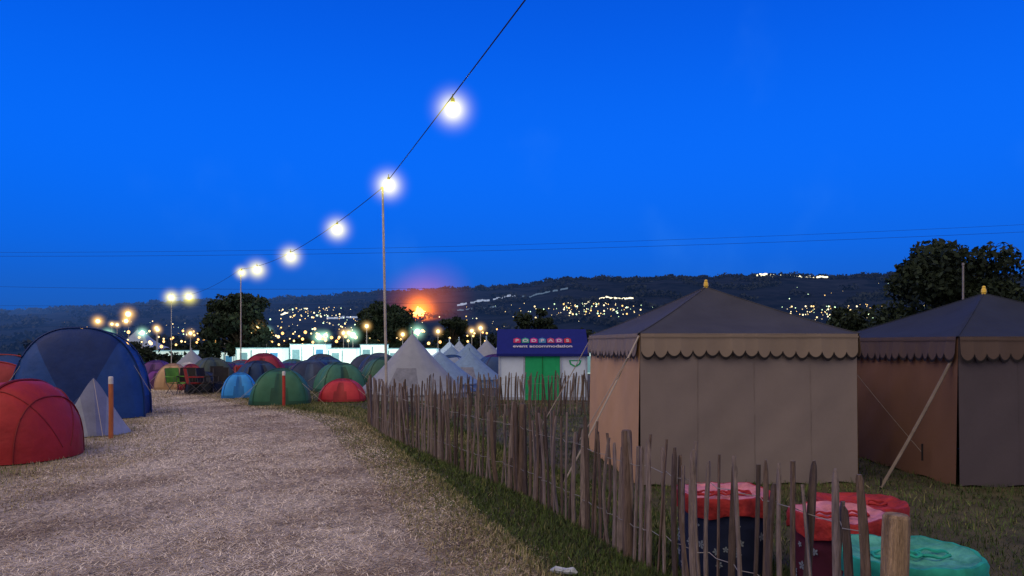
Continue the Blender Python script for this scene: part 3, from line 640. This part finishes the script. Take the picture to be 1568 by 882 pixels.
for x,y,w,h in((-5,70,4,3.4),(-2.6,75,4,3.7),(-6.6,78,5,3.6),(-1,85,5,4.0),(50,110,12,6),(-75,150,9,8),(-80,158,9,8.5),(62,120,10,5)): marquee(x,y,w,h)

pl=mat('power_cable',(0.005,0.02,0.08)); mb=MB()
for (a,b,sag,r) in [((-190,190,24.5),(190,160,30),3.5,.032),((-190,200,26.5),(190,165,32.5),3.5,.028),((-190,230,20),(190,200,24),4,.034),((-190,240,14),(190,215,20),2.5,.034),((-190,245,7),(190,220,16.5),2.5,.03)]:
    mb.tube(span(a,b,sag),r,0,4)
mb.build('power_lines',[pl])
mb=MB(); mb.tube([(18.3,30,0),(18.3,30,5.0)],[.05,.035],0,8); mb.tube([(18.3,30,4.95),(18.3,30,5.05)],.05,0,8); mb.build('metal_pole',[mat('galvanised_dull',(.2,.2,.22))],loc=(18.3,30,0))

# ---------------------------------------------------------------- painted drums
pink=mat('pink_cloth',(0.50,0.19,0.24),bump=.8,bscale=14,var=.5,scale=5,rough=.65); redc=mat('red_cloth',(0.32,0.028,0.03),bump=.8,bscale=12,var=.5); navy=mat('navy_cloth',(0.012,0.02,0.06)); teal=mat('teal_cloth',(0.02,0.30,0.22),bump=.8,bscale=14,var=.5,scale=5,col2=(.13,.52,.42)); tealp=mat('teal_paint',(0.02,0.33,0.26),var=.4); maroon=mat('maroon_paint',(0.07,0.012,0.03)); flw=mat('flower_white',(0.20,0.25,0.32))
def drum(x,y,r,h,top,rim,body,fl=None,seed=0):
    rd=random.Random(seed); mb=MB(); n=90; rows=[]; A=[2*math.pi*j/n for j in range(n)]
    for z in np.linspace(0,h-.03,22):
        k=1+.02*math.exp(-((z-h*.33)/.02)**2)+.02*math.exp(-((z-h*.66)/.02)**2)
        rows.append([(x+r*.93*k*math.cos(a),y+r*.93*k*math.sin(a),z) for a in A])
    mb.grid(rows,2,True)
    ph=[rd.uniform(0,6) for _ in range(8)]; rows=[]
    def cr(a,q): return .55*(.012*math.sin(3*a+ph[0]+q*5)+(.010*math.sin(7*a+ph[1]-q*9)+.006*math.sin(15*a+ph[5]+q*14)+.003*math.sin(26*a+q*23))*q+.009*math.sin(q*17+2*math.sin(2*a+ph[6])))
    for q in np.concatenate([[.01],np.linspace(.08,.97,20)]):
        z=-.035+.055*q**3
        rows.append([(x+r*q*math.cos(a),y+r*q*math.sin(a),h+z+cr(a,q)) for a in A])
    mb.grid(rows,0,True)
    rows=[]
    for q,z,am in((.97,.016,0),(1.03,.016,.006),(1.06,-.01,.010),(1.04,-.05,.018),(1.05,-.09,.028),(1.03,-.12,.03)):
        rows.append([(x+r*(q+am*math.sin(11*a+ph[2])+am*.6*math.sin(17*a+ph[3]))*math.cos(a),y+r*(q+am*math.sin(11*a+ph[2]))*math.sin(a),h+z+cr(a,.97)+(.02*math.sin(5*a+ph[4]) if z<-.08 else 0)) for a in A])
    mb.grid(rows,1,True)
    for c0,cr_ in ((.40,.24),(-.35,.22),(.05,.15)):
        pts=[(x+r*(c0+cr_*math.cos(a)),y+r*(.1*c0+cr_*.9*math.sin(a)),h-.006+.006*math.sin(5*a)) for a in np.linspace(0,6.1,24)]; mb.tube(pts,[.006+.006*abs(math.sin(a*2)) for a in np.linspace(0,6.1,24)],1,5)
    if fl:
        for i in range(26):
            a=rd.uniform(math.pi,2*math.pi); z=rd.uniform(.08,h-.18); R_=r*.93*1.03; s=rd.uniform(.022,.038)
            c=Vector((x+R_*math.cos(a),y+R_*math.sin(a),z)); t=Vector((-math.sin(a),math.cos(a),0)); up=Vector((0,0,1)); ro=rd.uniform(0,1)
            for p in range(5):
                b=2*math.pi*p/5+ro; d=t*math.cos(b)+up*math.sin(b); e=t*-math.sin(b)+up*math.cos(b); nn=Vector((math.cos(a),math.sin(a),0))*.004
                mb.add([c+nn,c+nn+d*s*.6+e*s*.3,c+nn+d*s,c+nn+d*s*.6-e*s*.3],[(0,1,2,3)],3)
    mb.build('cloth_covered_drum',[top,rim,body,flw],loc=(x,y,0),ang=50)
drum(1.66,5.85,.36,.62,pink,redc,navy,True,1)
drum(2.32,5.25,.33,.59,pink,redc,maroon,True,2)
drum(2.36,4.40,.38,.55,teal,tealp,tealp,None,3)
drum(2.75,5.85,.33,.54,redc,redc,maroon,None,4)
mb=MB(); mb.tube([(.30,5.75,.03),(.34,5.73,.045),(.42,5.7,.04),(.47,5.68,.05),(.50,5.67,.035)],[.010,.028,.024,.03,.01],0,8); mb.build('crushed_plastic_bottle',[mat('bottle_plastic',(0.4,0.46,0.55),rough=.25,bump=.9,bscale=25)])
chm=mat('chair_fabric',(0.02,0.02,0.025)); chr_=mat('chair_red',(0.3,0.03,0.03)); chg=mat('bag_green',(0.1,0.28,0.05)); chf=mat('chair_frame',(0.08,0.08,0.09))
def chair(x,y,rot,m):
    z0=float(th(x,y)); mb=MB(); M=Matrix.Rotation(rot,3,'Z'); W=lambda a,b,c:Vector((x,y,z0))+M@Vector((a,b,c))
    for sx in(-.26,.26):
        mb.tube([W(sx,-.25,0),W(sx,.25,.45)],.012,1,6); mb.tube([W(sx,.25,0),W(sx,-.25,.45)],.012,1,6); mb.tube([W(sx,.2,.4),W(sx,.3,.9)],.012,1,6); mb.tube([W(sx,-.25,.62),W(sx,.28,.62)],.02,0,6); mb.tube([W(sx,-.25,.45),W(sx,-.25,.62)],.012,1,6)
    mb.grid([[W(-.26+.52*j/6,-.25+.45*i/5,.42-.05*math.sin(math.pi*j/6)) for j in range(7)] for i in range(6)],0)
    mb.grid([[W(-.26+.52*j/6,.2+.1*i/5+.04*math.sin(math.pi*j/6),.42+.5*i/5) for j in range(7)] for i in range(6)],0)
    mb.build('camping_chair',[m,chf],loc=(x,y,z0))
for a in((-10.3,26.2,.4,chm),(-11.0,25.6,2.2,chr_),(-11.7,25.8,1,chg),(-10.2,28.4,3,chr_),(-12.2,30.5,.3,chm),(-9.9,27,5,chm),(-10.7,26.0,1.4,chm),(-11.5,26.1,.2,chm)): chair(*a)

# ---------------------------------------------------------------- sky / light
w=bpy.data.worlds.new('World'); S.world=w; w.use_nodes=True; nt=w.node_tree; nt.nodes.clear()
out=nt.nodes.new('ShaderNodeOutputWorld'); bg=nt.nodes.new('ShaderNodeBackground'); tc=nt.nodes.new('ShaderNodeTexCoord'); sp=nt.nodes.new('ShaderNodeSeparateXYZ')
nt.links.new(tc.outputs['Generated'],sp.inputs[0])
ra=nt.nodes.new('ShaderNodeValToRGB'); cr=ra.color_ramp; cr.interpolation='B_SPLINE'
cr.elements[0].position=0; cr.elements[0].color=(.014,.09,.36,1); cr.elements[1].position=1; cr.elements[1].color=(.02,.07,.4,1)
for p,c in((.05,(.006,.105,.50)),(.12,(.0,.13,.78)),(.22,(0,.15,.98)),(.32,(0,.13,.90)),(.42,(0,.095,.76)),(.6,(0,.08,.6))):
    e=cr.elements.new(p); e.color=(*c,1)
nt.links.new(sp.outputs['Z'],ra.inputs[0])
def math_(op,a,b):
    n=nt.nodes.new('ShaderNodeMath'); n.operation=op
    for i,q in enumerate((a,b)):
        if hasattr(q,'is_linked'): nt.links.new(q,n.inputs[i])
        else: n.inputs[i].default_value=q
    return n.outputs[0]
mp=nt.nodes.new('ShaderNodeMapping'); mp.inputs['Scale'].default_value=(6,3,5); nt.links.new(tc.outputs['Generated'],mp.inputs['Vector'])
cn=nt.nodes.new('ShaderNodeTexNoise'); cn.inputs['Scale'].default_value=1.0; cn.inputs['Detail'].default_value=4; nt.links.new(mp.outputs[0],cn.inputs['Vector'])
cm=nt.nodes.new('ShaderNodeMapRange'); cm.interpolation_type='SMOOTHSTEP'; cm.inputs['From Min'].default_value=.56; cm.inputs['From Max'].default_value=.80; cm.inputs['To Max'].default_value=.14; nt.links.new(cn.outputs['Fac'],cm.inputs['Value'])
cmx=nt.nodes.new('ShaderNodeMixRGB'); nt.links.new(cm.outputs[0],cmx.inputs[0]); nt.links.new(ra.outputs[0],cmx.inputs[1]); cmx.inputs[2].default_value=(.06,.32,1.0,1)
mm=math_('ADD',math_('MULTIPLY',sp.outputs['Y'],-.7),math_('MULTIPLY',sp.outputs['Z'],.75))
mr=nt.nodes.new('ShaderNodeMapRange'); mr.interpolation_type='SMOOTHSTEP'; mr.inputs['From Min'].default_value=.25; mr.inputs['From Max'].default_value=.85; nt.links.new(mm,mr.inputs['Value'])
mix=nt.nodes.new('ShaderNodeMixRGB'); nt.links.new(mr.outputs[0],mix.inputs[0]); nt.links.new(cmx.outputs[0],mix.inputs[1]); mix.inputs[2].default_value=(.76,.62,.52,1)
sk=nt.nodes.new('ShaderNodeTexSky'); sk.sky_type='NISHITA'; sk.sun_disc=False; sk.sun_elevation=R(2); sk.sun_rotation=R(200)
ad=nt.nodes.new('ShaderNodeMixRGB'); ad.blend_type='ADD'; ad.inputs[0].default_value=.002; nt.links.new(mix.outputs[0],ad.inputs[1]); nt.links.new(sk.outputs[0],ad.inputs[2])
nt.links.new(ad.outputs[0],bg.inputs[0]); bg.inputs[1].default_value=1.0; nt.links.new(bg.outputs[0],out.inputs[0])
sl_=bpy.data.lights.new('warm_fill_sun','SUN'); sl_.energy=.9; sl_.angle=R(50); sl_.color=(1,.74,.48); so=bpy.data.objects.new('warm_fill_sun',sl_); S.collection.objects.link(so)  # added sun, a broad warm fill against the blue sky light
d=Vector((.85,.45,-.9)); so.rotation_euler=d.to_track_quat('-Z','Y').to_euler()

cam=bpy.data.cameras.new('camera'); co=bpy.data.objects.new('camera',cam); S.collection.objects.link(co); co.location=(0,0,1.8); co.rotation_euler=(R(90),0,0)
cam.lens=26; cam.sensor_width=36; cam.shift_y=.0536; cam.clip_end=12000; cam.clip_start=.05; S.camera=co
